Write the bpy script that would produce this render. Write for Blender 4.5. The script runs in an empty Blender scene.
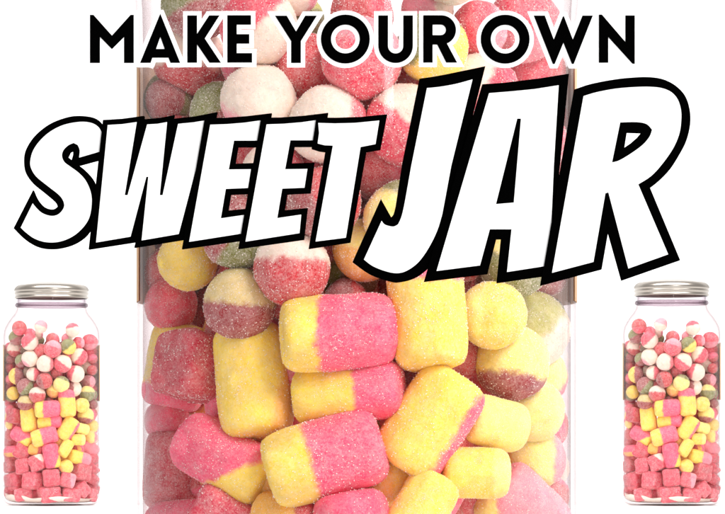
import bpy, bmesh, math, random
from mathutils import Vector, Matrix, noise
import numpy as np

S = bpy.context.scene
COL = S.collection
F = 3000.0            # focal length in photograph pixels (725 wide)
D2 = 3.363            # metres to the two small jars
U = D2 / F            # one unit = what one pixel spans at the small jars
D1 = 0.7775           # metres to the large jar's axis
K = 4.58
HZ = 430.5            # row of the eye level
CZ = (505 - HZ) * U   # camera height over the table
CX = 362.5

def lin(r, g, b):
    f = lambda c: (c/255/12.92) if c/255 <= .04045 else ((c/255+.055)/1.055)**2.4
    return (f(r), f(g), f(b))

# ------------------------------------------------------------------ materials
def newmat(name):
    m = bpy.data.materials.new(name); m.use_nodes = True
    nt = m.node_tree
    for n in list(nt.nodes): nt.nodes.remove(n)
    out = nt.nodes.new('ShaderNodeOutputMaterial')
    return m, nt, out
def N(nt, t, **kw):
    n = nt.nodes.new(t)
    for k, v in kw.items():
        if k.startswith('i_'):
            key = k[2:]
            key = int(key) if key.isdigit() else key.replace('_', ' ')
            n.inputs[key].default_value = v
        else: setattr(n, k, v)
    return n
def L(nt, a, ao, b, bi): nt.links.new(a.outputs[ao], b.inputs[bi])

def simple(name, col, rough=.6, metal=0, spec=.5, noise_amt=0.0, nscale=300):
    m, nt, out = newmat(name)
    p = N(nt, 'ShaderNodeBsdfPrincipled')
    p.inputs['Base Color'].default_value = (*col, 1)
    p.inputs['Roughness'].default_value = rough
    p.inputs['Metallic'].default_value = metal
    p.inputs['Specular IOR Level'].default_value = spec
    if noise_amt:
        tc = N(nt, 'ShaderNodeTexCoord')
        nz = N(nt, 'ShaderNodeTexNoise', i_Scale=nscale, i_Detail=4.0)
        L(nt, tc, 'Object', nz, 'Vector')
        mr = N(nt, 'ShaderNodeMapRange'); mr.inputs['To Min'].default_value = 1-noise_amt; mr.inputs['To Max'].default_value = 1+noise_amt
        L(nt, nz, 'Fac', mr, 'Value')
        mx = N(nt, 'ShaderNodeMix', data_type='RGBA', blend_type='MULTIPLY'); mx.inputs[0].default_value = 1
        mx.inputs[6].default_value = (*col, 1)
        L(nt, mr, 'Result', mx, 7); L(nt, mx, 2, p, 'Base Color')
    L(nt, p, 0, out, 0)
    return m

def sugared(name, crystal):
    m, nt, out = newmat(name)
    tc = N(nt, 'ShaderNodeTexCoord')
    at = lambda nm: N(nt, 'ShaderNodeAttribute', attribute_type='OBJECT', attribute_name=nm)
    ca, cb, sn, so, sd, fr = at('colour_a'), at('colour_b'), at('split_normal'), at('split_offset'), at('seed'), at('frost')
    add = N(nt, 'ShaderNodeVectorMath', operation='ADD'); L(nt, tc, 'Object', add, 0)
    L(nt, sd, 'Vector', add, 1)
    dot = N(nt, 'ShaderNodeVectorMath', operation='DOT_PRODUCT'); L(nt, tc, 'Object', dot, 0); L(nt, sn, 'Vector', dot, 1)
    wob = N(nt, 'ShaderNodeTexNoise', i_Scale=2.6, i_Detail=7.0, i_Roughness=.65); L(nt, add, 0, wob, 'Vector')
    w2 = N(nt, 'ShaderNodeMath', operation='MULTIPLY_ADD'); L(nt, wob, 'Fac', w2, 0); w2.inputs[1].default_value = .5; w2.inputs[2].default_value = -.25
    s1 = N(nt, 'ShaderNodeMath', operation='ADD'); L(nt, dot, 'Value', s1, 0); L(nt, w2, 0, s1, 1)
    s2 = N(nt, 'ShaderNodeMath', operation='SUBTRACT'); L(nt, s1, 0, s2, 0); L(nt, so, 'Fac', s2, 1)
    mr = N(nt, 'ShaderNodeMapRange', interpolation_type='SMOOTHSTEP'); mr.inputs['From Min'].default_value = -.11; mr.inputs['From Max'].default_value = .11
    L(nt, s2, 0, mr, 'Value')
    mix = N(nt, 'ShaderNodeMix', data_type='RGBA'); L(nt, mr, 'Result', mix, 0); L(nt, ca, 'Color', mix, 6); L(nt, cb, 'Color', mix, 7)
    # boiled-sugar mottling of the body colour
    mt = N(nt, 'ShaderNodeTexNoise', i_Scale=1.6, i_Detail=6.0, i_Roughness=.7); L(nt, add, 0, mt, 'Vector')
    gm = N(nt, 'ShaderNodeMapRange'); gm.inputs['From Min'].default_value = .3; gm.inputs['From Max'].default_value = .7
    gm.inputs['To Min'].default_value = .8; gm.inputs['To Max'].default_value = 1.15
    L(nt, mt, 'Fac', gm, 'Value')
    mul = N(nt, 'ShaderNodeMix', data_type='RGBA', blend_type='MULTIPLY'); mul.inputs[0].default_value = 1
    L(nt, mix, 2, mul, 6); L(nt, gm, 'Result', mul, 7)
    # frosting: fine grains, heavier in patches
    fine = N(nt, 'ShaderNodeTexNoise', i_Scale=17.0, i_Detail=4.0, i_Roughness=.75); L(nt, add, 0, fine, 'Vector')
    pat = N(nt, 'ShaderNodeTexNoise', i_Scale=2.7, i_Detail=4.0, i_Roughness=.7); L(nt, add, 0, pat, 'Vector')
    fs = N(nt, 'ShaderNodeMath', operation='ADD'); L(nt, fine, 'Fac', fs, 0)
    ph = N(nt, 'ShaderNodeMath', operation='MULTIPLY'); L(nt, pat, 'Fac', ph, 0); ph.inputs[1].default_value = .55; L(nt, ph, 0, fs, 1)
    fm = N(nt, 'ShaderNodeMapRange'); fm.inputs['From Min'].default_value = .62; fm.inputs['From Max'].default_value = 1.02
    fm.inputs['To Max'].default_value = .75
    L(nt, fs, 0, fm, 'Value')
    vo = N(nt, 'ShaderNodeTexVoronoi', i_Scale=26.0); L(nt, add, 0, vo, 'Vector')
    vm = N(nt, 'ShaderNodeMapRange'); vm.inputs['From Min'].default_value = .34; vm.inputs['From Max'].default_value = .12
    L(nt, vo, 'Distance', vm, 'Value')
    sepc = N(nt, 'ShaderNodeSeparateColor'); L(nt, vo, 'Color', sepc, 0)
    pick = N(nt, 'ShaderNodeMapRange'); pick.inputs['From Min'].default_value = .35; pick.inputs['From Max'].default_value = .9; pick.inputs['To Max'].default_value = .85
    L(nt, sepc, 0, pick, 'Value')
    vp = N(nt, 'ShaderNodeMath', operation='MULTIPLY'); L(nt, vm, 'Result', vp, 0); L(nt, pick, 'Result', vp, 1)
    fadd = N(nt, 'ShaderNodeMath', operation='MAXIMUM'); L(nt, fm, 'Result', fadd, 0); L(nt, vp, 0, fadd, 1)
    fmul = N(nt, 'ShaderNodeMath', operation='MULTIPLY'); L(nt, fadd, 0, fmul, 0); L(nt, fr, 'Fac', fmul, 1)
    fr2 = N(nt, 'ShaderNodeMath', operation='MAXIMUM'); L(nt, fmul, 0, fr2, 0); fr2.inputs[1].default_value = .52 if crystal else 0.0
    sug = N(nt, 'ShaderNodeMix', data_type='RGBA'); L(nt, fr2, 0, sug, 0); L(nt, mul, 2, sug, 6)
    tint = N(nt, 'ShaderNodeMix', data_type='RGBA'); tint.inputs[0].default_value = .22; tint.inputs[6].default_value = (.97, .90, .84, 1); L(nt, mul, 2, tint, 7)
    L(nt, tint, 2, sug, 7)
    p = N(nt, 'ShaderNodeBsdfPrincipled'); L(nt, sug, 2, p, 'Base Color')
    p.inputs['Roughness'].default_value = .35 if crystal else .6
    p.inputs['Specular IOR Level'].default_value = .5 if crystal else .3
    if not crystal:
        p.inputs['Subsurface Weight'].default_value = .4
        p.inputs['Subsurface Radius'].default_value = (1.0, .45, .3); p.inputs['Subsurface Scale'].default_value = .0022
    if not crystal:
        bp = N(nt, 'ShaderNodeBump'); bp.inputs['Strength'].default_value = .5; bp.inputs['Distance'].default_value = .0005
        L(nt, fine, 'Fac', bp, 'Height'); L(nt, bp, 0, p, 'Normal')
    if crystal:
        p.inputs['Base Color'].default_value = (.93, .85, .79, 1)
        nt.links.remove(p.inputs['Base Color'].links[0])
        L(nt, p, 0, out, 0)
    else: L(nt, p, 0, out, 0)
    return m

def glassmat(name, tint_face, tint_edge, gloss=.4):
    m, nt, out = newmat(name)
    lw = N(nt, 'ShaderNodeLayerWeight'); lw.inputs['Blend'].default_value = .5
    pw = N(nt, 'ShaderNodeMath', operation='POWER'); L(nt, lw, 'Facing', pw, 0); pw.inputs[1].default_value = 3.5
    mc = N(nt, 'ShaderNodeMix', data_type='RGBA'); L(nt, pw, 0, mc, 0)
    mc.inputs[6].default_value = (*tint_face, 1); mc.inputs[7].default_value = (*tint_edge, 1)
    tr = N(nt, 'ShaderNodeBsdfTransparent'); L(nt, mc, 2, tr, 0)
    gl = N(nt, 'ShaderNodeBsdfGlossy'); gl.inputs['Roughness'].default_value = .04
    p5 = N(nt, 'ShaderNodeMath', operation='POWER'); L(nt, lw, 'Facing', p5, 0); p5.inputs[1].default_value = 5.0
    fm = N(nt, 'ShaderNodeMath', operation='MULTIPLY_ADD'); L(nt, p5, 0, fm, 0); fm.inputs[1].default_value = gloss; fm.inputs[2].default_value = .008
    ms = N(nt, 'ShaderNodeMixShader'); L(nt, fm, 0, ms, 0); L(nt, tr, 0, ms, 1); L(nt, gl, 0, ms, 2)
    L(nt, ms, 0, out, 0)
    return m

M_BODY = sugared('sugared_candy', False)
M_CRYS = sugared('sugar_crystals', True)
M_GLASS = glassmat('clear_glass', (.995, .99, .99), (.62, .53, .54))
M_NECK = glassmat('neck_glass', (.93, .905, .92), (.48, .43, .46))  # mauve refraction at the neck put into the glass tint
M_RING = glassmat('neck_bead_glass', (.72, .66, .69), (.27, .22, .24))  # dark refracted band under the lid, painted as the bead's tint
M_LID = simple('champagne_metal', lin(166, 158, 149), .3, 1.0)
M_KRAFT = simple('kraft_paper', lin(206, 168, 132), .8, noise_amt=.12, nscale=400)
M_SUGAR = simple('loose_sugar', lin(235, 222, 208), .8, noise_amt=.08, nscale=900)
M_WHITE = simple('white_board', (.9, .9, .9), .9, spec=0.0, noise_amt=.01)
M_BLACK = simple('black_board', (.0006, .0006, .0006), 1.0, spec=0.0)
M_SWEEP = simple('white_studio_paper', (.93, .93, .93), .9, spec=0.0, noise_amt=.01, nscale=40)

# ------------------------------------------------------------------ helpers
def link(name, me, parent=None):
    o = bpy.data.objects.new(name, me); COL.objects.link(o)
    if parent: o.parent = parent
    return o
def tag(o, label=None, cat=None, group=None, kind=None):
    if label: o['label'] = label
    if cat: o['category'] = cat
    if group: o['group'] = group
    if kind: o['kind'] = kind
    return o

def lathe(name, prof, mat, parent, seg=128, a0=0, a1=2*math.pi, closed_prof=False, knurl=None, scale=U):
    full = abs(a1-a0-2*math.pi) < 1e-6
    n = seg if full else seg+1
    vs, fs = [], []
    for i in range(n):
        a = a0+(a1-a0)*i/seg
        for j, (r, z) in enumerate(prof):
            rr = r + (knurl[2]*(i % 2) if knurl and knurl[0] <= j <= knurl[1] else 0)
            vs.append((rr*math.cos(a)*scale, rr*math.sin(a)*scale, z*scale))
    m = len(prof)
    for i in range(seg):
        i2 = (i+1) % n
        for j in range(m if closed_prof else m-1):
            j2 = (j+1) % m
            fs.append((i*m+j, i2*m+j, i2*m+j2, i*m+j2))
    if closed_prof and not full:
        fs.append(tuple(range(m))[::-1]); fs.append(tuple((n-1)*m+j for j in range(m)))
    me = bpy.data.meshes.new(name); me.from_pydata(vs, [], fs); me.validate()
    bm = bmesh.new(); bm.from_mesh(me); bmesh.ops.remove_doubles(bm, verts=bm.verts, dist=1e-7)
    bmesh.ops.recalc_face_normals(bm, faces=bm.faces); bm.to_mesh(me); bm.free()
    for p in me.polygons: p.use_smooth = True
    me.materials.append(mat)
    o = link(name, me, parent)
    return o

def smoothprof(pts, sub=5):
    out = []
    for i in range(len(pts)-1):
        p0 = pts[max(i-1, 0)]; p1 = pts[i]; p2 = pts[i+1]; p3 = pts[min(i+2, len(pts)-1)]
        for k in range(sub):
            t = k/sub
            out.append(tuple(.5*((2*p1[c])+(-p0[c]+p2[c])*t+(2*p0[c]-5*p1[c]+4*p2[c]-p3[c])*t*t+(-p0[c]+3*p1[c]-3*p2[c]+p3[c])*t**3) for c in (0, 1)))
    out.append(pts[-1])
    return out

# ------------------------------------------------------------------ jar
def build_jar(loc, rz, sc, label, rise=0):
    root = link('sweet_jar', None); root.location = loc; root.rotation_euler.z = rz; root.scale = sc
    tag(root, label, 'jar', 'glass sweet jars with metal lids')
    outer = smoothprof([(38.5, 0), (43, .9), (46.8, 3.3), (49.3, 7.4), (50.1, 12), (49.6, 15.5), (48.6, 19), (48.2, 23), (48.2, 60), (48.2, 110), (48.2, 150), (48.5, 157),
                        (49.0, 164), (49.0, 169), (48.0, 175), (45.4, 181), (41.4, 187), (38.2, 191), (36.0, 194.5), (35.0, 197.5)])
    inner = smoothprof([(34.0, 197.8), (35.0, 194), (37.3, 190), (40.5, 186), (44.3, 180.2), (46.8, 174.5), (47.6, 168), (47.3, 160), (47.0, 150),
                        (47.0, 110), (47.0, 60), (47.0, 22), (47.4, 15), (47.6, 11), (46.3, 7.0), (43, 4.3), (38, 2.9), (30, 2.4)])
    outer = [(a_, b_+rise*max(0, min(1, (b_-60)/80))) for a_, b_ in outer]; inner = [(a_, b_+rise*max(0, min(1, (b_-60)/80))) for a_, b_ in inner]
    prof = [(0, 1.0), (30, .9), (35.5, .2)] + outer + inner + [(0, 2.2)]
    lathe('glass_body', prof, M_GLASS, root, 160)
    M_rise = rise*U
    # neck with its bead, under the lid; their tint imitates refraction
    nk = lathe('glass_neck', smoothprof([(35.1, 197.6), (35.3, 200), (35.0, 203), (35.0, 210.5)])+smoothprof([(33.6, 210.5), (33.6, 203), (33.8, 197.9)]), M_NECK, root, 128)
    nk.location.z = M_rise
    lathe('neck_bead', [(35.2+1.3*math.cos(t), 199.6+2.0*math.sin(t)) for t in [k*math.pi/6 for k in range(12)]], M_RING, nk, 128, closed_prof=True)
    # lid
    lp = [(35.4, 205.2), (36.6, 204.9), (37.1, 205.6), (37.0, 206.6), (36.2, 207.3), (36.0, 208.0), (36.6, 208.8), (37.2, 209.6), (37.2, 210.4),
          (36.5, 211.1), (36.4, 211.7), (37.0, 212.4), (37.4, 213.0), (37.0, 214.6), (36.1, 216.1), (34.8, 217.4), (33.0, 218.4), (31, 218.8),
          (30, 218.5), (28.5, 218.9), (22, 220.3), (11, 221.6), (0, 222.0)]
    lp = [(a_, b_+1.3) for a_, b_ in lp]
    lp = [(a_, b_+rise) for a_, b_ in lp]
    lathe('lid', lp, M_LID, root, 220, knurl=(12, 15, -.28))
    # kraft label round the back
    a = math.radians(12)
    lathe('back_label', [(48.3, 104), (48.42, 104), (48.42, 160), (48.3, 160)], M_KRAFT, root, 72, -a, math.pi+a, closed_prof=True)
    return root

# ------------------------------------------------------------------ sweets
def candy_mesh(kind, seed):
    rnd = random.Random(seed*7+len(kind))
    bm = bmesh.new(); bmesh.ops.create_icosphere(bm, subdivisions=6, radius=1)
    off = Vector((seed*3.1, seed*1.7, 5.0))
    pts = []
    for v in bm.verts:
        d = v.co.normalized()
        if kind == 'ball':
            r = 1.0; c = d*r
            c *= 1+.045*noise.noise(d*1.3+off)+.02*noise.noise(d*3+off)
        elif kind == 'barrel':
            p = 5.8
            r = ((d.y*d.y+d.z*d.z)**(p/2)+abs(d.x/1.38)**p)**(-1/p); c = d*r
            c *= 1+.02*noise.noise(d*1.4+off)+.016*noise.noise(d*3.3+off)
            ridge = math.exp(-((math.atan2(d.z, d.y)-.9)/.10)**2)*max(0, 1-abs(c.x/1.25)**4)
            c += Vector((0, c.y, c.z))*.025*ridge
        else:
            p = 6.5
            r = (abs(d.x)**p+abs(d.y)**p+abs(d.z)**p)**(-1/p)*.86; c = d*r
            c *= 1+.07*noise.noise(d*1.5+off)+.045*noise.noise(d*3.5+off)
        g = noise.noise(c*13+off)*.010+noise.noise(c*27+off)*.008
        v.co = c*(1+g)
    bm.normal_update()
    bm.verts.ensure_lookup_table()
    base = [(v.co.copy(), v.normal.copy()) for v in bm.verts]
    vs = [tuple(v.co) for v in bm.verts]; fs = [tuple(x.index for x in f.verts) for f in bm.faces]
    bm.free()
    nb = len(fs)
    ncr = 4000
    for k in range(ncr):
        co, no = rnd.choice(base)
        if noise.noise(co*2.3+off*2) < rnd.uniform(-.55, .35) : continue
        s = rnd.choice((.004, .005, .006, .008, .013))
        q = Matrix.Rotation(rnd.uniform(0, 6.28), 3, Vector((rnd.gauss(0, 1), rnd.gauss(0, 1), rnd.gauss(0, 1))).normalized())
        c0 = co+no*s*.6+Vector((rnd.uniform(-.01, .01), rnd.uniform(-.01, .01), rnd.uniform(-.01, .01)))
        i0 = len(vs)
        for t in ((1, 1, 1), (1, -1, -1), (-1, 1, -1), (-1, -1, 1)):
            vs.append(tuple(c0+q@(Vector(t)*s)))
        fs += [(i0, i0+1, i0+2), (i0, i0+3, i0+1), (i0, i0+2, i0+3), (i0+1, i0+3, i0+2)]
    me = bpy.data.meshes.new('sugared_'+kind); me.from_pydata(vs, [], fs)
    me.materials.append(M_BODY); me.materials.append(M_CRYS)
    mi = np.zeros(len(fs), dtype=np.int32); mi[nb:] = 1
    me.polygons.foreach_set('material_index', mi)
    sm = np.ones(len(fs), dtype=bool); sm[nb:] = False
    me.polygons.foreach_set('use_smooth', sm)
    me.update()
    return me
MESH = {k: [candy_mesh(k, s) for s in range(3)] for k in ('ball', 'barrel', 'cube')}

CO = {'Y': lin(255, 214, 70), 'PY': lin(253, 230, 125), 'O': lin(248, 180, 60), 'P': lin(245, 78, 118), 'RP': lin(232, 52, 84), 'GC': lin(222, 196, 126), 'LP': lin(242, 135, 152), 'R': lin(200, 14, 38),
      'M': lin(158, 36, 46), 'W': lin(243, 219, 200), 'G': lin(118, 120, 34), 'LG': lin(186, 178, 86), 'C': lin(218, 44, 78), 'B': lin(120, 80, 45), 'DP': lin(200, 34, 62)}

c2, c3, c4, c5, c6 = 315, 355, 395, 430, 454
# kind, crop, cx, cy, length, thickness, image angle, colour A, colour B, angle towards colour B, offset of the join, depth layer, description
T = [
 ('ball', c2, 138, 92, 108, 100, 0, 'R', 'P', 270, .3, 0, 'red sugared ball sweet lying highest, by the wall on the left'),
 ('ball', c2, 288, 80, 92, 96, 0, 'LP', 'W', 250, .1, 0, 'pale dusky pink ball topping the pile left of the middle'),
 ('ball', c2, 510, 105, 108, 98, 0, 'W', 'P', 100, .35, 0, 'white ball with a pink cap, topping the pile on the right'),
 ('ball', c2, 120, 158, 115, 105, 0, 'M', 'G', 120, .15, 0, 'mauve and olive green ball just under the highest red ball'),
 ('ball', c2, 210, 190, 122, 118, 0, 'W', 'P', 135, .05, 0, 'ball split slantwise into rose pink left and white right, upper left'),
 ('ball', c2, 107, 240, 100, 118, 0, 'W', 'R', 265, .4, 0, 'cream ball with red underside against the left wall near top'),
 ('ball', c2, 480, 222, 108, 112, 0, 'Y', 'G', 125, .05, 0, 'green over yellow ball near the top, right of the middle'),
 ('ball', c2, 630, 188, 115, 112, 0, 'P', 'LP', 270, .2, 0, 'all pink frosted ball high against the right wall'),
 ('ball', c2, 370, 238, 118, 128, 0, 'P', 'LP', 70, .35, 0, 'big rose pink ball at the centre near the top'),
 ('ball', c2, 210, 305, 116, 116, 0, 'W', 'LP', 230, .75, 0, 'nearly all white ball below the split pink and white ball'),
 ('ball', c2, 555, 290, 120, 118, 0, 'W', 'P', -35, -.05, 0, 'ball with white left and pink right half, upper right'),
 ('ball', c2, 318, 340, 122, 120, 0, 'W', 'P', -5, .55, 0, 'cream ball with pink right edge left of the centre line'),
 ('ball', c2, 440, 340, 125, 130, 0, 'P', 'W', 55, .0, 0, 'ball with white upper right and raspberry lower left near centre'),
 ('ball', c3, 530, 132, 125, 125, 0, 'P', 'W', -15, -.2, 0, 'large white ball with pink left rim, right of the centre'),
 ('ball', c3, 640, 85, 100, 132, 0, 'W', 'P', -10, .1, 0, 'pale ball, white left and pink right, against the right wall'),
 ('ball', c3, 118, 147, 110, 118, 0, 'Y', 'M', 0, -.1, 0, 'ball half yellow half mauve with an upright join, left side'),
 ('ball', c3, 312, 180, 110, 114, 0, 'R', 'M', 200, .3, 0, 'dusky red ball without a second colour, middle of the pile'),
 ('ball', c3, 430, 203, 112, 114, 0, 'PY', 'G', 70, .5, 0, 'pale yellow ball with an olive cap, right of the dusky red ball'),
 ('ball', c3, 180, 222, 120, 118, 0, 'M', 'G', -40, .15, 0, 'mauve ball with green lower right side, left of the middle'),
 ('ball', c3, 95, 268, 92, 94, 0, 'Y', 'O', 0, .8, 0, 'plain yellow ball close to the left wall at mid height'),
 ('ball', c3, 262, 280, 118, 114, 0, 'W', 'R', 268, -.15, 0, 'ball white on top and bright red beneath, mid height'),
 ('ball', c3, 612, 270, 105, 112, 0, 'G', 'PY', 90, .2, 0, 'ball pale yellow above and green below by the right wall'),
 ('ball', c3, 180, 334, 118, 104, 0, 'GC', 'M', 265, -.05, 0, 'cream ball with mauve underside above the upright yellow barrel'),
 ('ball', c4, 574, 72, 104, 108, 0, 'Y', 'PY', 180, .4, 0, 'smooth yellow ball right of the pink capped yellow barrel'),
 ('barrel', c4, 332, 98, 174, 118, 3, 'Y', 'P', 0, -.42, 0, 'fat level barrel sweet, yellow left end, pink body, topmost of its column'),
 ('barrel', c4, 474, 60, 188, 118, 93, 'Y', 'P', 90, .72, 0, 'upright yellow barrel sweet with a pink top end'),
 ('barrel', c4, 205, 173, 176, 114, 99, 'Y', 'O', -10, .85, 0, 'upright all yellow barrel sweet left of the stacked pink barrels'),
 ('barrel', c4, 312, 290, 184, 122, 16, 'Y', 'P', 14, -.36, 0, 'level barrel tipped up right, yellow left end, third of its column'),
 ('barrel', c4, 478, 235, 170, 116, 57, 'Y', 'P', -33, .8, 0, 'slanting yellow barrel sweet with a thin pink lower edge'),
 ('ball', c4, 600, 145, 118, 112, 0, 'PY', 'M', 262, .4, 0, 'pale yellow ball with mauve pink underside near the right wall'),
 ('barrel', c4, 147, 291, 158, 98, -27, 'P', 'Y', -68, .45, 0, 'pink barrel slanting down right with yellow lower edge'),
 ('cube', c4, 112, 150, 104, 104, -4, 'DP', 'M', 0, 2, .4, 'dusky red cube beside the upright yellow barrel'),
 ('barrel', c5, 362, 182, 172, 118, 99, 'P', 'Y', -20, .8, 0, 'upright pink barrel sweet leaning left with yellow lower right edge'),
 ('barrel', c4, 350, 190, 170, 92, 5, 'Y', 'P', 5, .12, 1, 'level barrel half yellow half pink wedged second in its column'),
 ('barrel', c4, 548, 312, 106, 78, -2, 'Y', 'PY', 0, .8, 0, 'short level yellow barrel below the slanting yellow barrel'),
 ('barrel', c5, 460, 128, 124, 84, 58, 'Y', 'O', 200, .9, 0, 'small slanting yellow barrel right of the upright pink barrel'),
 ('barrel', c5, 562, 195, 162, 96, -14, 'Y', 'LP', -10, .45, 0, 'level barrel, yellow with a pink right end, low on the right'),
 ('barrel', c5, 622, 128, 130, 112, -45, 'LP', 'PY', 190, .7, .5, 'frosted pink barrel near the right wall in the lower half'),
 ('ball', c5, 463, 258, 106, 98, 0, 'Y', 'O', 200, .7, 0, 'yellow ball just above the cubes, right of the middle'),
 ('cube', c5, 165, 145, 118, 112, -32, 'C', 'DP', 0, 2, 0, 'dark pink cube below the slanting pink barrel'),
 ('cube', c5, 168, 255, 106, 104, 8, 'C', 'P', 0, 2, 0, 'pink cube in the upper cube row, left'),
 ('cube', c5, 266, 230, 108, 112, 20, 'C', 'W', 60, .62, 0, 'pink cube with a white sugar patch on its face'),
 ('cube', c5, 232, 356, 132, 122, -2, 'C', 'P', 0, 2, 0, 'squarest pink cube, above the base left of the middle'),
 ('cube', c5, 362, 335, 124, 124, 6, 'C', 'P', 0, 2, 0, 'crumpled pink cube above the base at the middle'),
 ('cube', c5, 466, 352, 114, 108, -18, 'C', 'LP', 0, .5, 0, 'pink cube tilted clockwise below the yellow ball'),
 ('cube', c5, 567, 298, 128, 124, -12, 'DP', 'C', 0, 2, 0, 'big dusky cube in the upper cube row on the right'),
 ('cube', c5, 645, 345, 92, 120, 30, 'C', 'P', 0, 2, .4, 'pink cube leaning against the right wall'),
 ('cube', c6, 560, 248, 104, 116, 40, 'C', 'P', 0, 2, .3, 'pink cube standing on a corner, low right of the middle'),
 ('cube', c6, 345, 292, 150, 116, 4, 'C', 'P', 0, 2, .3, 'broad pink cube on the base at the middle'),
 ('cube', c6, 492, 308, 132, 96, -6, 'C', 'P', 0, 2, .3, 'flat lying pink cube on the base right of the middle'),
 ('cube', c6, 170, 285, 128, 96, 6, 'C', 'DP', 0, 2, .3, 'pink cube on the base at the lower left'),
 ('cube', c5, 122, 356, 104, 118, 0, 'C', 'P', 0, 2, .5, 'pink cube behind and left of the squarest cube'),
 ('cube', c6, 625, 285, 100, 92, -12, 'C', 'LP', 0, 2, .3, 'pink cube on the base at the lower right'),
 ('cube', c6, 60, 185, 92, 104, 0, 'C', 'P', 0, 2, 0, 'pink cube squeezed against the left wall near the base'),
 ('cube', c5, 78, 255, 92, 90, 10, 'DP', 'C', 0, 2, .3, 'dark pink cube against the left wall, upper cube row'),
 ('barrel', c4, 66, 308, 120, 92, 85, 'DP', 'P', 0, 2, .2, 'upright dark pink barrel against the left wall, lower half'),
 ('barrel', c4, 74, 150, 130, 96, 84, 'Y', 'P', 270, .45, .6, 'upright barrel, yellow over pink, between left wall and red cube'),
 ('barrel', c4, 84, 392, 110, 78, 4, 'P', 'O', 270, .3, .6, 'pink barrel with peach lower half against the left wall'),
 ('ball', c4, 646, 218, 92, 98, 0, 'PY', 'Y', 0, 2, 0, 'pale yellow ball touching the right wall, middle of the pile'),
 ('ball', c4, 636, 292, 100, 82, 0, 'PY', 'LP', 0, .6, .4, 'pale yellow ball touching the right wall, third below the green ball'),
 ('barrel', c4, 572, 236, 98, 78, -12, 'PY', 'Y', 0, 2, .6, 'short pale yellow barrel half hidden right of the slanting barrel'),
 ('ball', c4, 645, 95, 116, 122, 0, 'LG', 'W', -40, .5, .25, 'pale green ball with cream lower right, against the right wall'),
 ('barrel', c6, 672, 215, 120, 70, 70, 'Y', 'O', 0, 2, .5, 'upright yellow barrel at the right wall just above the base'),
 ('ball', c5, 668, 250, 76, 84, 0, 'P', 'LP', 0, 2, .4, 'pink ball touching the right wall above the cubes'),
 ('ball', c5, 668, 60, 78, 84, 0, 'W', 'LP', 180, .2, .5, 'pale mauve and cream ball touching the right wall, lower half'),
 # second layer
 ('ball', c2, 212, 132, 84, 74, 0, 'P', 'LP', 0, .4, 1, 'small pink ball half hidden behind the split pink and white ball'),
 ('ball', c2, 268, 138, 80, 66, 0, 'W', 'LP', 0, .6, 1, 'cream ball half hidden under the pale dusky pink ball'),
 ('ball', c2, 275, 180, 74, 76, 0, 'G', 'LG', 90, .3, 1, 'olive green ball mostly hidden near the top left of centre'),
 ('ball', c2, 285, 250, 104, 94, 0, 'R', 'P', 0, .5, 1, 'raspberry ball mostly hidden left of the big rose pink ball'),
 ('ball', c2, 370, 172, 118, 76, 0, 'R', 'P', 0, .3, 1, 'raspberry ball peeping over the big rose pink ball'),
 ('ball', c2, 548, 195, 92, 84, 0, 'P', 'LP', 0, .6, 1, 'pink ball half hidden right of the green over yellow ball'),
 ('ball', c2, 470, 165, 92, 68, 0, 'LP', 'W', 0, .3, 1, 'peach pink ball behind the green over yellow ball'),
 ('ball', c2, 632, 262, 96, 104, 0, 'P', 'R', 0, .4, 1, 'pink ball half hidden by the wall on the right, upper part'),
 ('ball', c3, 155, 42, 94, 94, 0, 'G', 'M', -60, .0, 1, 'green and mauve ball half hidden left of the nearly white ball'),
 ('ball', c2, 75, 302, 92, 92, 0, 'G', 'B', 0, .2, 1, 'dark olive ball against the left wall under the cream ball'),
 ('ball', c3, 82, 90, 96, 84, 0, 'R', 'M', 0, .3, 1, 'dark red ball half hidden at the left wall, upper part'),
 ('ball', c3, 236, 135, 98, 98, 0, 'W', 'P', 0, .25, .6, 'white ball with pink right side above the white and red ball'),
 ('ball', c3, 395, 128, 98, 78, 0, 'R', 'P', 0, .6, 1, 'raspberry ball mostly hidden above the olive capped ball'),
 ('ball', c3, 64, 185, 70, 86, 0, 'PY', 'O', 0, .2, 1, 'pale yellow ball half hidden at the left wall'),
 ('ball', c3, 374, 252, 98, 94, 0, 'O', 'PY', 80, .1, 1, 'peach yellow ball half hidden below the olive capped ball'),
 ('ball', c3, 350, 288, 96, 84, 0, 'B', 'G', 180, .2, 1.2, 'dark brown olive ball mostly hidden right of the white and red ball'),
 ('ball', c3, 515, 235, 108, 114, 0, 'M', 'W', -5, .15, .7, 'ball half mauve half cream above the pink capped barrel'),
 ('ball', c3, 618, 188, 104, 90, 0, 'M', 'LP', 0, .4, .8, 'dusky mauve ball half hidden at the right wall'),
 ('ball', c3, 72, 335, 88, 74, 0, 'P', 'LP', 0, 2, .7, 'small pink ball at the left wall above the red cube'),
 ('ball', c3, 345, 330, 78, 60, 0, 'M', 'R', 0, .3, 1.2, 'mauve ball mostly hidden above the topmost level barrel'),
 ('ball', c4, 402, 322, 84, 104, 0, 'O', 'Y', 0, .2, 1, 'golden yellow ball half hidden right of the tipped up barrel'),
 ('barrel', c5, 255, 140, 100, 80, -10, 'O', 'R', -10, .3, 1, 'yellow and red barrel half hidden left of the upright pink barrel'),
 ('cube', c6, 250, 292, 96, 92, 0, 'C', 'DP', 0, 2, 1, 'pink cube half hidden behind the broad cube on the base'),
]

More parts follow.
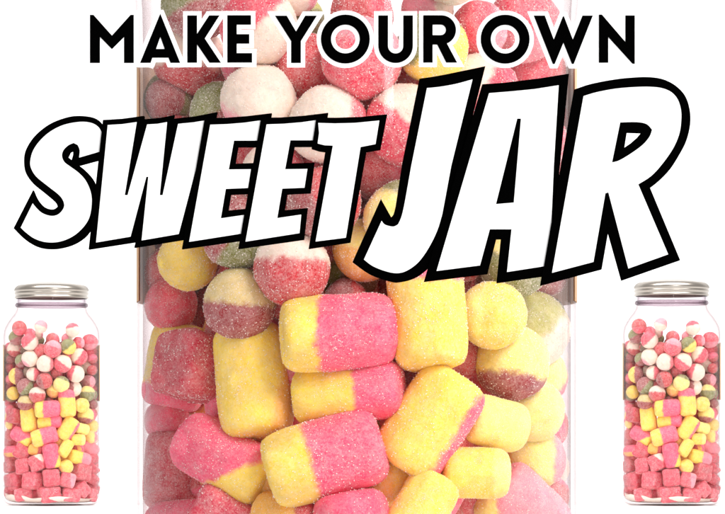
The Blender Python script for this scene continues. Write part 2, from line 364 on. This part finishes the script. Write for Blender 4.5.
SEEN = [[2,3,4,5,6,7,8,9,10,11,12,13,14,15,16,17,18,19,20,21,22,23,24,25,26,27,28,29,30,31,32,33,34,35,37,39,55,56,57,58,59,60,61,64,66,67,68,69,70,71,72,73,74,75,76,77,78,79,80,81,82,83,84,85,86,1000,1001,1005,1007,1008,1010,1011,1016,1018,1020,1021,1022,1029,1030,1031,1033,1040,1041,1043,1048,1049,1050,1054,1058,1061,1063,1069,1071,1075,1080,1082,1085,1088,1106,1118,1128,1131,1135,1140,1143,1145,1151,1155,1157,1162,1174,1181,1182,1183,1188,1195,1207,1213,1235,1252,1253,1255,1258,1264,1268,1277,1283,1286,1290,1312,1313,1322,1326,1331,1339,1342,1347,1355,1361,1366,1368,1371,1379,1385,1401,1412,1413,1422,1423,1435,1437,1445,1447,1454],[0,1,2,3,4,5,6,7,8,9,10,11,12,13,14,15,16,17,18,19,20,21,22,23,24,25,26,27,28,29,30,31,32,33,34,35,36,37,38,39,40,41,42,43,44,45,46,47,48,49,50,51,52,53,54,55,56,57,58,59,60,61,63,64,65,66,67,68,69,70,71,72,73,74,75,76,77,78,79,80,81,82,83,84,85,86,87,1000,1001,1002,1005,1007,1009,1012,1015,1022,1023,1024,1026,1034,1037,1039,1042,1043,1046,1047,1048,1050,1057,1058,1059,1063,1064,1066,1069,1070,1072,1075,1081,1083,1085,1100,1104,1109,1113,1115,1125,1126,1139,1147,1155,1159,1162,1178,1198,1202,1230,1231,1233,1237,1240,1259,1262,1267,1270,1272,1292,1313,1317,1318,1321,1326,1330,1334,1338,1341,1344,1350,1356,1361,1365,1367,1370,1380,1387,1399,1407,1410],[0,1,2,3,4,5,6,7,8,9,10,11,12,13,14,15,16,17,18,19,20,21,22,23,24,25,26,27,28,29,30,31,32,33,34,35,36,37,38,39,40,41,42,43,44,45,46,47,48,49,50,51,52,53,54,55,56,57,58,59,60,61,63,64,65,66,67,68,69,70,71,72,73,74,75,76,77,78,79,80,81,82,83,84,85,86,87,1000,1001,1002,1005,1007,1009,1011,1012,1015,1022,1023,1024,1026,1034,1037,1039,1042,1043,1046,1047,1048,1050,1057,1058,1059,1063,1064,1066,1069,1070,1075,1083,1085,1100,1104,1109,1115,1125,1126,1139,1147,1155,1159,1162,1178,1198,1202,1230,1231,1232,1233,1237,1240,1259,1262,1267,1270,1272,1292,1313,1317,1318,1321,1326,1334,1338,1341,1344,1350,1356,1361,1365,1367,1370,1380,1387,1399,1407,1410]]   # sweets no view from the front shows are not built
def layout(Ri, Dist, kk):
    rnd = random.Random(4)
    items = []
    def spheres(P, kind, r, ln, ax):
        if kind == 'barrel':
            h = max(ln/2-r, 0)
            return [(P+ax*h*t, r*.97) for t in (-1, 0, 1)]
        return [(P, r*(1.0 if kind == 'ball' else 1.05))]
    placed = []
    ballpink = lambda k_, c_: 'RP' if k_ == 'ball' and c_ == 'P' else c_
    def hit(sp, tol):
        for s in sp:
            for q in placed:
                if abs(q[0].x-s[0].x) < 20 and (q[0]-s[0]).length < (q[1]+s[1])*tol: return True
        return False
    def add(kind, sx, sy, ln, th, ang, ca, cb, sa, so, layer, desc, tol, frost, idx):
        ln /= 6.971; th /= 6.971
        r = th/2 if kind != 'ball' else (ln+th)/4
        ln0, th0 = ln, th
        tilt = rnd.uniform(-.22, .22)
        x0 = (sx-52); lim = Ri-.92*r
        x0 = max(-lim, min(lim, x0))
        d = math.sqrt(max(lim*lim-x0*x0, 0)) - layer*r*1.15
        phi = math.asin(max(-1, min(1, x0/lim)))*.45
        for it in range(60):
            ps = kk*(Dist-d*U)/F/U
            P = Vector((x0*ps, -d, max((505-HZ)+(HZ-sy)*ps, 3.6+th*.5 if kind == 'cube' else 0)))
            a = math.radians(ang)
            ax = Vector((math.cos(a)*math.cos(tilt), -math.sin(tilt), math.sin(a)*math.cos(tilt)))
            ax = Vector((ax.x*math.cos(phi)-ax.y*math.sin(phi), ax.x*math.sin(phi)+ax.y*math.cos(phi), ax.z))
            for _ in range(40):
                sp = spheres(P, kind, r*ps, ln*ps, ax)
                ex = max(math.hypot(q[0].x, q[0].y)+q[1]*1.0 for q in sp)-(Ri if kind == 'ball' else Ri-.3)
                if ex <= 0: break
                P = P - Vector((P.x, P.y, 0)).normalized()*ex*.6
            if not hit(sp, tol): break
            d -= .6
            if d < -20: break
        placed.extend(sp)
        up = Vector((-math.sin(a), 0, math.cos(a))); e3 = ax.cross(up).normalized(); up = e3.cross(ax).normalized()
        up = Vector((-math.sin(a)*math.cos(phi), -math.sin(a)*math.sin(phi), math.cos(a))); e3 = ax.cross(up).normalized(); up = e3.cross(ax).normalized()
        R = Matrix((ax, up, e3)).transposed()
        roll = rnd.uniform(-.25, .25) if kind == 'cube' else rnd.uniform(-3.1, 3.1)
        R = R @ Matrix.Rotation(roll, 3, 'X')
        if kind == 'cube': R = R @ Matrix.Rotation(rnd.uniform(-.45, .45), 3, 'Y')
        if kind == 'ball':
            sc = Vector((r, r, r))*ps
            # the flattened way of a ball stays in the picture plane
            R = Matrix.Rotation(rnd.uniform(-3, 3), 3, Vector((.3, .5, .8)))
            sc = Vector((r, r, r))*ps
        elif kind == 'barrel': sc = Vector((ln/2/1.38, r, r))*ps
        else: sc = Vector((ln/2/.86*.97, th/2/.86*.97, (ln+th)/4/.86*.97))*ps
        s = math.radians(sa)
        n = Vector((math.cos(s), rnd.uniform(-.22, .1), math.sin(s))).normalized()
        m = R @ Matrix.Diagonal(sc)
        nl = (m.transposed() @ n)
        rr = r*ps; nl /= rr
        items.append(dict(kind=kind, P=P, R=R, sc=sc, ca=CO[ballpink(kind, ca)], cb=CO[ballpink(kind, cb)], n=tuple(nl), off=so, seed=(rnd.uniform(0, 50), rnd.uniform(0, 50), rnd.uniform(0, 50)),
                          desc=desc, frost=frost*rnd.uniform(.8, 1.15), idx=idx, mesh=rnd.randrange(3)))
    order = sorted(range(len(T)), key=lambda i: T[i][11])
    for i in order:
        t = T[i]
        fr = {'cube': .75, 'ball': .7, 'barrel': .55}[t[0]]
        if t[7] in ('M', 'G', 'DP', 'R'): fr = .75
        add(t[0], t[2]/6.971, t[1]+t[3]/6.971, *t[4:12], t[12], .86, fr, i)
    # the sweets packed behind
    k = 1000
    for tr in range(45000):
        edge = tr < 6000
        ang = rnd.uniform(-math.pi, 0) if rnd.random() < .75 else rnd.uniform(0, math.pi)
        rad = (Ri-1)*math.sqrt(rnd.uniform(.0, 1))
        x, y = rad*math.cos(ang), rad*math.sin(ang)
        z = rnd.uniform(12, 168)
        r = rnd.uniform(5.2, 8)
        if edge:
            r = rnd.uniform(5.2, 7.5); rad = Ri+.3-1.12*r; ang = rnd.choice((0, math.pi))+rnd.uniform(-.62, .4)*1
            x, y = rad*math.cos(ang), -abs(rad*math.sin(ang)) if rnd.random() < .7 else abs(rad*math.sin(ang))
        if rad > Ri+.2-r or y > 34: continue
        if z > 160 - .06*abs(x) : continue
        if y < -4 and abs(x) < Ri-7 and rad > Ri-10-r: continue
        if not edge and y < -4 and rad > Ri-.6-1.3*r: continue
        P = Vector((x, y, z))
        if hit([(P, r)], .74 if edge else .8): continue
        placed.append((P, r))
        R = Matrix.Rotation(rnd.uniform(0, 6), 3, Vector((rnd.gauss(0, 1), rnd.gauss(0, 1), rnd.gauss(0, 1))).normalized())
        if edge and 50 < z < 100:
            kind = 'ball'; ca, cb, nm = rnd.choice((('P', 'LP', 'pink ball'), ('R', 'P', 'raspberry ball'), ('P', 'PY', 'pink and yellow ball')))
        elif z > 100:
            kind = 'ball'; ca, cb, nm = rnd.choice((('R', 'P', 'raspberry and pink ball'), ('M', 'G', 'mauve and green ball'), ('R', 'M', 'dark red ball'), ('R', 'B', 'red and brown ball')))
        elif z > 50:
            kind = rnd.choice(('barrel', 'ball')); ca, cb, nm = rnd.choice((('P', 'O', 'pink and orange'), ('R', 'O', 'red and orange'), ('R', 'P', 'red and pink')))
            nm += ' '+kind
        else:
            kind = 'cube'; ca, cb, nm = 'C', 'DP', 'dark pink cube'
        s = r if kind != 'barrel' else r*.9
        items.append(dict(kind=kind, P=P, R=R, sc=Vector((s, s, s))*(1.1 if kind == 'cube' else 1), ca=CO[ca], cb=CO[cb], n=(.3, .8, .5), off=0.0, seed=(rnd.uniform(0, 50),)*3,
                          desc=nm, frost=.7, idx=k, mesh=rnd.randrange(3)))
        k += 1
    return items
ITEMS_L = layout(49.4, D1, K)
ITEMS_S = layout(47.0, D2, 1.0)
NAMES = {'ball': 'ball_sweet', 'barrel': 'barrel_sweet', 'cube': 'cube_sweet'}
def fill_jar(root, jid, jname):
    Mw = Matrix.Translation(root.location) @ Matrix.Rotation(root.rotation_euler.z, 4, 'Z') @ Matrix.Scale(root.scale.z, 4)
    for it in (ITEMS_L if jid == 0 else ITEMS_S):
        if SEEN and it['idx'] not in SEEN[jid]: continue
        o = link(NAMES[it['kind']], MESH[it['kind']][it['mesh']])
        m = Matrix.Translation(it['P']*U) @ it['R'].to_4x4() @ Matrix.Diagonal((it['sc']*U).to_4d())
        m[3][3] = 1
        o.matrix_world = Mw @ m
        o['colour_a'] = it['ca']; o['colour_b'] = it['cb']; o['split_normal'] = it['n']; o['split_offset'] = float(it['off'])
        o['seed'] = it['seed']; o['frost'] = float(it['frost']); 
        if it['idx'] < 1000:
            tag(o, it['desc']+', '+jname, 'sweet', it['kind']+' sweets in the '+jname)
        else:
            tag(o, it['desc']+' packed behind the front sweets, '+jname, 'sweet', it['desc']+' sweets packed behind the front ones, '+jname)
    # loose sugar lying on the jar's bottom
    prof = [(0, 2.6), (37.5, 3.2), (42.5, 4.7), (45.4, 6.9), (46.2, 8.0), (45.4, 8.4), (43, 8.0), (40, 7.4), (30, 7.0), (0, 7.0)]
    s = lathe('sugar_dust', prof, M_SUGAR, None, 96)
    for v in s.data.vertices:
        if v.co.z > 6.95*U:
            v.co.z += noise.noise(v.co*60)*2.2*U + max(0, -v.co.x/U-22)*.16*U - max(0, v.co.x/U)*.03*U
    s.matrix_world = Mw @ Matrix.Diagonal((root.scale.x/root.scale.z,)*2+(1, 1))
    tag(s, 'drift of loose cream sugar on the bottom, '+jname, 'sugar', kind='stuff')

jx = (51.8-CX)*U
jars = []
def jar_at(px, D, sc, label, rise=0):
    x = (px-CX)*D/F
    return build_jar(Vector((x, D, 0)), -math.atan2(x, D), sc, label, rise)
JL = jar_at(51.6, D2, (1, 1, 1), 'small clear glass sweet jar with champagne lid standing at the left')
JR = jar_at(671.6, D2, (1.012, 1.012, 1.012), 'small clear glass sweet jar with champagne lid standing at the right')
JB = jar_at(356.8, D1, (1.05, 1.05, 1), 'large close glass jar of sweets filling the middle behind the lettering', 14)
fill_jar(JB, 0, 'large middle jar')
fill_jar(JL, 1, 'small left jar')
fill_jar(JR, 2, 'small right jar')

# ------------------------------------------------------------------ lettering boards
DT = 0.56
def wp(p): return ((p[0]-CX)*DT/F, (HZ-p[1])*DT/F+CZ)
def prism(name, loops, y_front, thick, mat, parent, base):
    cu = bpy.data.curves.new(name, 'CURVE'); cu.dimensions = '2D'; cu.fill_mode = 'BOTH'; cu.extrude = thick/2
    for lp in loops:
        sp = cu.splines.new('POLY'); sp.points.add(len(lp)-1); sp.use_cyclic_u = True
        for i, p in enumerate(lp):
            a, b = wp(p); sp.points[i].co = (a, b, 0, 1)
    tmp = bpy.data.objects.new('tmp', cu); COL.objects.link(tmp)
    dg = bpy.context.evaluated_depsgraph_get(); dg.update()
    me = bpy.data.meshes.new_from_object(tmp.evaluated_get(dg), depsgraph=dg)
    bpy.data.objects.remove(tmp); bpy.data.curves.remove(cu)
    me.name = name
    for v in me.vertices:
        a, b, c = v.co
        v.co = (a-base.x, (y_front+thick/2 - c)-base.y, b-base.z)
    bm = bmesh.new(); bm.from_mesh(me); bmesh.ops.remove_doubles(bm, verts=bm.verts, dist=1e-7)
    bmesh.ops.recalc_face_normals(bm, faces=bm.faces); bm.to_mesh(me); bm.free()
    for p in me.polygons: p.use_smooth = False
    me.materials.clear(); me.materials.append(mat)
    return link(name, me, parent)
def C(org, s, pts): return [(org[0]+x/s, org[1]+y/s) for x, y in pts]
def roundpoly(pts, closed=True, sub=4, keep=()):
    n = len(pts); out = []
    for i in range(n):
        p0, p1, p2, p3 = pts[(i-1) % n], pts[i], pts[(i+1) % n], pts[(i+2) % n]
        def turn(a, b, c):
            u = (b[0]-a[0], b[1]-a[1]); v = (c[0]-b[0], c[1]-b[1])
            return abs(math.degrees(math.atan2(u[0]*v[1]-u[1]*v[0], u[0]*v[0]+u[1]*v[1])))
        t1, t2 = turn(p0, p1, p2) < 42, turn(p1, p2, p3) < 42
        ln = math.dist(p1, p2)
        if not (t1 or t2) or ln > 30 : out.append(p1); continue
        a = p0 if t1 and math.dist(p0, p1) < 35 else p1; b = p3 if t2 and math.dist(p2, p3) < 35 else p2
        for k in range(sub):
            t = k/sub
            out.append(tuple(.5*((2*p1[c])+(-a[c]+p2[c])*t+(2*a[c]-5*p1[c]+4*p2[c]-b[c])*t*t+(-a[c]+3*p1[c]-3*p2[c]+b[c])*t**3) for c in (0, 1)))
    return out
def board(label, letters, y0, dstep, mb, mf, thick=.0022):
    xs = [p[0] for b, f in letters for p in b[0]]; ys = [p[1] for b, f in letters for p in b[0]]
    a, b = wp(((min(xs)+max(xs))/2, max(ys)))
    root = link('word_sign', None); root.location = (a, y0, b)
    tag(root, label, 'sign', 'cut-out word signs in front of the large jar')
    for i, (bk, fc) in enumerate(letters):
        y = y0 - i*dstep
        ob = prism('letter_backing', bk, y, thick, mb, root, root.location)
        prism('letter_face', fc, y-.00012, .00016, mf, ob, root.location)
    return root

# SWEET
A1, A2, A3, A4 = (10, 105), (90, 105), (175, 105), (265, 105); q = 3.425
S_b = [roundpoly(C(A1, q, [(326, 162), (320, 183), (235, 206), (262, 228), (288, 262), (300, 310), (300, 350), (288, 400), (262, 445), (220, 475), (170, 490), (125, 492), (85, 482), (48, 458), (12, 422), (79, 291), (92, 320), (110, 343), (130, 355), (150, 357), (163, 348), (155, 333), (120, 303), (80, 270), (55, 235), (48, 200), (52, 160), (75, 118), (110, 83), (150, 58), (200, 41), (240, 37), (285, 43), (312, 60), (330, 90), (334, 130)])),
       C(A1, q, [(197, 177), (205, 160), (216, 155), (216, 170), (211, 188)])]
S_f = [roundpoly(C(A1, q, [(320, 156), (237, 180), (239, 155), (232, 137), (218, 130), (200, 138), (183, 155), (178, 175), (186, 195), (205, 210), (235, 232), (260, 260), (277, 300), (280, 340), (272, 385), (250, 420), (215, 450), (170, 468), (125, 470), (85, 458), (55, 437), (37, 420), (78, 337), (90, 352), (110, 370), (140, 380), (165, 375), (183, 355), (185, 335), (170, 310), (130, 278), (90, 245), (72, 215), (70, 190), (80, 155), (105, 120), (140, 90), (185, 68), (240, 58), (280, 62), (305, 78), (318, 105), (324, 130)]))]
W_b = [C(A2, 3.4286, [(45, 52), (110, 48), (186, 38), (186, 50), (240, 45), (290, 35), (286, 48), (360, 40), (437, 25), (325, 461), (152, 489), (157, 470), (-4, 495)])]
W_f = [C(A2, 3.4286, [(62, 70), (112, 67), (161, 60), (120, 310), (130, 310), (197, 68), (232, 66), (265, 60), (240, 310), (250, 310), (303, 66), (355, 61), (408, 52), (305, 443), (178, 465), (201, 247), (194, 247), (140, 452), (22, 472)])]
Eb = [(103, 46), (170, 46), (250, 40), (332, 30), (310, 144), (217, 144), (207, 203), (285, 200), (272, 303), (192, 307), (183, 363), (262, 355), (250, 462), (25, 494)]
Ef = [(122, 70), (180, 68), (240, 63), (303, 54), (288, 124), (203, 124), (185, 223), (261, 222), (251, 286), (175, 289), (158, 390), (240, 378), (234, 441), (50, 470)]
sh = lambda P, d: [(x+d, y) for x, y in P]
T_b = [C(A4, 3.423, [(176, 47), (240, 48), (330, 45), (418, 36), (395, 155), (347, 163), (293, 472), (150, 494), (207, 163), (185, 160), (160, 152), (170, 90)])]
T_f = [C(A4, 3.423, [(183, 66), (240, 68), (310, 66), (391, 58), (378, 138), (327, 148), (277, 457), (174, 470), (233, 143), (205, 142), (181, 136), (186, 100)])]
board('SWEET in white slanted cut-out capitals with black outline, small jar side', [(S_b, S_f), (W_b, W_f), ([C(A3, q, Eb)], [C(A3, q, Ef)]), ([C(A3, q, sh(Eb, 193))], [C(A3, q, sh(Ef, 193))]), (T_b, T_f)], DT, .0006, M_BLACK, M_WHITE)['label'] = 'SWEET in slanted white cut-out capitals with a black outline'
# JAR
B5, B6, B7, B8, B9, B10 = (345, 65), (345, 165), (450, 65), (450, 165), (555, 65), (555, 165); u, w = 3.671, 3.957
J_b = [roundpoly(C(B5, u, [(273, 50), (340, 40), (430, 22)])+C(B7, u, [(130, 4), (68, 250)])+C(B6, w, [(440, 180), (400, 290), (365, 365), (322, 415), (275, 447), (220, 462), (180, 460), (100, 432), (30, 383), (142, 134), (183, 207), (192, 195), (200, 165), (225, 0)]))]
J_f = [roundpoly(C(B5, u, [(301, 85), (350, 80), (410, 69), (468, 53)])+C(B6, w, [(420, 5), (385, 195), (365, 260), (330, 330), (290, 385), (245, 418), (205, 428), (160, 420), (110, 400), (75, 374), (145, 221), (158, 236), (190, 244), (210, 235), (225, 200), (240, 130), (262, 5)]))]
A_b = [C(B7, u, [(118, 72), (200, 66), (330, 50), (436, 33)])+C(B8, w, [(425, 100), (420, 433), (185, 467), (202, 293), (183, 293), (148, 431)])+C(B6, w, [(312, 462)])]
A_f = [C(B7, u, [(143, 105), (230, 98), (310, 90), (398, 76)])+C(B8, w, [(410, 0), (393, 398), (225, 424), (243, 255), (157, 255), (118, 398)])+C(B6, w, [(362, 420)]),
       C(B7, u, [(246, 198), (260, 198)])+C(B8, w, [(252, 150), (181, 156)])]
R_b = [roundpoly(C(B9, u, [(70, 92), (130, 72), (220, 55), (290, 48), (345, 47), (395, 55), (440, 78), (475, 115), (492, 165), (494, 220), (480, 280), (455, 330), (420, 385), (380, 427), (347, 453)])+C(B10, w, [(493, 378), (263, 458), (209, 265), (183, 414)])+C(B8, w, [(357, 478)])),
       C(B9, u, [(262, 248), (315, 250), (300, 268), (275, 290), (253, 305)])]
R_f = [roundpoly(C(B9, u, [(103, 117), (150, 103), (220, 90), (290, 84), (345, 83), (390, 88), (425, 103), (448, 130), (460, 170), (460, 215), (452, 260), (430, 310), (390, 367), (350, 410), (303, 440)])+C(B10, w, [(445, 355), (288, 411), (209, 110), (197, 114), (150, 385)])+C(B8, w, [(402, 428)])),
       roundpoly(C(B9, u, [(237, 213), (300, 212), (335, 220), (354, 240), (345, 265), (320, 295), (280, 325), (235, 352), (207, 360)]))]
board('JAR in the tallest slanted white cut-out capitals with a thick black outline', [(J_b, J_f), (A_b, A_f), (R_b, R_f)], DT, .0006, M_BLACK, M_WHITE)
# MAKE YOUR OWN
h = 7.25
def arc(cx, cy, r, a0, a1, n=24): return [(cx+r*math.cos(math.radians(a0+(a1-a0)*i/n)), cy+r*math.sin(math.radians(a0+(a1-a0)*i/n))) for i in range(n+1)]
def offset(lp, wd, limit=2.4):
    a = sum(lp[i][0]*lp[(i+1) % len(lp)][1]-lp[(i+1) % len(lp)][0]*lp[i][1] for i in range(len(lp)))
    s = 1 if a > 0 else -1
    out = []; n = len(lp)
    for i in range(n):
        p0, p1, p2 = lp[i-1], lp[i], lp[(i+1) % n]
        d1 = Vector((p1[0]-p0[0], p1[1]-p0[1])).normalized(); d2 = Vector((p2[0]-p1[0], p2[1]-p1[1])).normalized()
        n1 = Vector((d1.y, -d1.x))*s; n2 = Vector((d2.y, -d2.x))*s
        mm = (n1+n2).normalized(); c = max(mm.dot(n1), .05); v = Vector(p1)
        conv = (d1.x*d2.y-d1.y*d2.x)*s > 0
        if 1/c > limit and conv:
            for dd, nn in ((d1, n1), (-d2, n2)):
                # clip the spike flat a little beyond the outline width
                out.append(tuple(v+nn*wd+dd*wd*.55))
        else: out.append(tuple(v+mm*(wd/c)))
    return out
H = [(80, 5), (170, 5), (265, 5), (365, 5), (470, 5), (550, 5)]
g = {}
g['M'] = [C(H[0], h, [(73, 72), (98, 72), (232, 222), (367, 72), (390, 72), (390, 420), (320, 420), (320, 232), (232, 320), (145, 232), (145, 420), (73, 420)])]
g['A'] = [C(H[0], h, [(583, 64), (727, 420), (657, 420), (642, 383), (525, 383), (513, 420), (437, 420)]), C(H[0], h, [(583, 232), (615, 320), (552, 320)])]
g['K'] = [C(H[1], h, [(127, 78), (197, 78), (197, 212), (285, 78), (360, 78), (253, 245), (370, 420), (287, 420), (197, 288), (197, 420), (127, 420)])]
g['E'] = [C(H[1], h, [(417, 78), (588, 78), (588, 146), (485, 146), (485, 215), (576, 215), (576, 283), (485, 283), (485, 352), (596, 352), (596, 420), (417, 420)])]
g['Y'] = [C(H[2], h, [(73, 78), (158, 78), (225, 192), (292, 78), (376, 78), (260, 262), (260, 420), (190, 420), (190, 262)])]
g['O'] = [C(H[2], h, arc(583, 248, 177, 0, 352.5, 47)), C(H[2], h, arc(583, 248, 104, 0, 352.5, 47))]
g['U'] = [C(H[3], h, [(97, 78), (167, 78)]+arc(222, 298, 55.5, 180, 0, 20)+[(278, 78), (347, 78)]+arc(222, 297, 125, 0, 180, 30))]
g['r'] = [C(H[3], h, [(422, 78)]+arc(553, 184, 106, -90, 62, 24)+[(592, 280), (667, 420), (588, 420), (523, 290), (490, 290), (490, 420), (422, 420)]),
          C(H[3], h, [(490, 146)]+arc(548, 184, 38, -90, 90, 16)+[(490, 222)])]
g['o'] = [C(H[4], h, arc(255, 248, 177, 0, 352.5, 47)), C(H[4], h, arc(255, 248, 104, 0, 352.5, 47))]
g['w'] = [C(H[5], h, [(-118, 78), (-38, 78), (27, 252), (93, 84), (101, 84), (165, 252), (235, 78), (310, 78), (172, 428), (158, 428), (97, 275), (34, 428), (20, 428)])]
g['N'] = [C(H[5], h, [(353, 72), (375, 72), (545, 270), (545, 78), (613, 78), (613, 428), (597, 428), (421, 235), (421, 420), (353, 420)])]
def back(k):
    if k == 'r':
        o_ = offset(g[k][0], 31/h); n_ = len(o_)
        return [o_[:n_-5]+C(H[3], h, [(571, 451), (521, 352), (521, 451), (391, 451)])]
    wd = 31/h
    loops = [offset(g[k][0], wd)]
    if k in 'Oo': loops.append(offset(g[k][1], -wd))
    return loops
for word, keys in (('MAKE', 'MAKE'), ('YOUR', 'YOUr'), ('OWN', 'owN')):
    board('%s in upright black cut-out capitals with a white outline' % word, [(back(k), g[k]) for k in keys], DT, .0002, M_WHITE, M_BLACK, .0005)

# ------------------------------------------------------------------ studio
def sweep():
    prof = [(-1.2, 0)]+[(4.2+.0*i, 0) for i in range(1)]+[(4.2+1.0*math.sin(t), 1.0-1.0*math.cos(t)) for t in [math.pi/2*k/24 for k in range(1, 25)]]+[(5.2, 3.2)]
    vs, fs = [], []
    for x in (-4.0, 4.0):
        for y, z in prof: vs.append((x, y, z))
    n = len(prof)
    for i in range(n-1): fs.append((i, n+i, n+i+1, i+1))
    me = bpy.data.meshes.new('table'); me.from_pydata(vs, [], fs)
    for p in me.polygons: p.use_smooth = True
    me.materials.append(M_SWEEP)
    return tag(link('ground', me), 'seamless white paper sweep under and behind the jars', kind='structure')
sweep()

w_ = bpy.data.worlds.new('World'); S.world = w_; w_.use_nodes = True
bg = w_.node_tree.nodes['Background']; bg.inputs[0].default_value = (1.0, .985, .975, 1); bg.inputs[1].default_value = .6
def area(name, loc, target, size, power, col=(1, 1, 1)):
    ld = bpy.data.lights.new(name, 'AREA'); ld.shape = 'RECTANGLE'; ld.size, ld.size_y = size; ld.energy = power; ld.color = col
    o = bpy.data.objects.new(name, ld); COL.objects.link(o); o.location = loc
    o.rotation_euler = (Vector(target)-Vector(loc)).to_track_quat('-Z', 'Y').to_euler()
    return o
area('softbox_key', (.9, -.5, 1.3), (0, D1, .12), (.7, .9), 33)
area('backdrop_fill', (0, 2.6, 2.6), (0, 4.6, .6), (4, 1.0), 120)  # added fill lamp, keeps the paper sweep pure white
area('softbox_far', (.6, 1.6, 1.9), (0, D2, .1), (1.6, .8), 6.5)
area('softbox_side', (.62, 1.05, .3), (0, D1, .15), (.7, .9), 3.6)
area('softbox_window', (.42, -.67, .42), (0, D1, .15), (.13, .22), 1.7)

cam = bpy.data.cameras.new('camera'); co = bpy.data.objects.new('camera', cam); COL.objects.link(co)
co.location = (0, 0, CZ); co.rotation_euler = (math.pi/2, 0, 0)
cam.sensor_width = 36; cam.lens = F/725*36; cam.shift_y = (HZ-257)/725; cam.clip_start = .05; cam.clip_end = 50
S.camera = co
S.view_settings.view_transform = 'Standard'; S.view_settings.look = 'None'; S.view_settings.exposure = .08; S.view_settings.gamma = 1
S.cycles.transparent_max_bounces = 24; S.cycles.max_bounces = 10; S.cycles.diffuse_bounces = 6
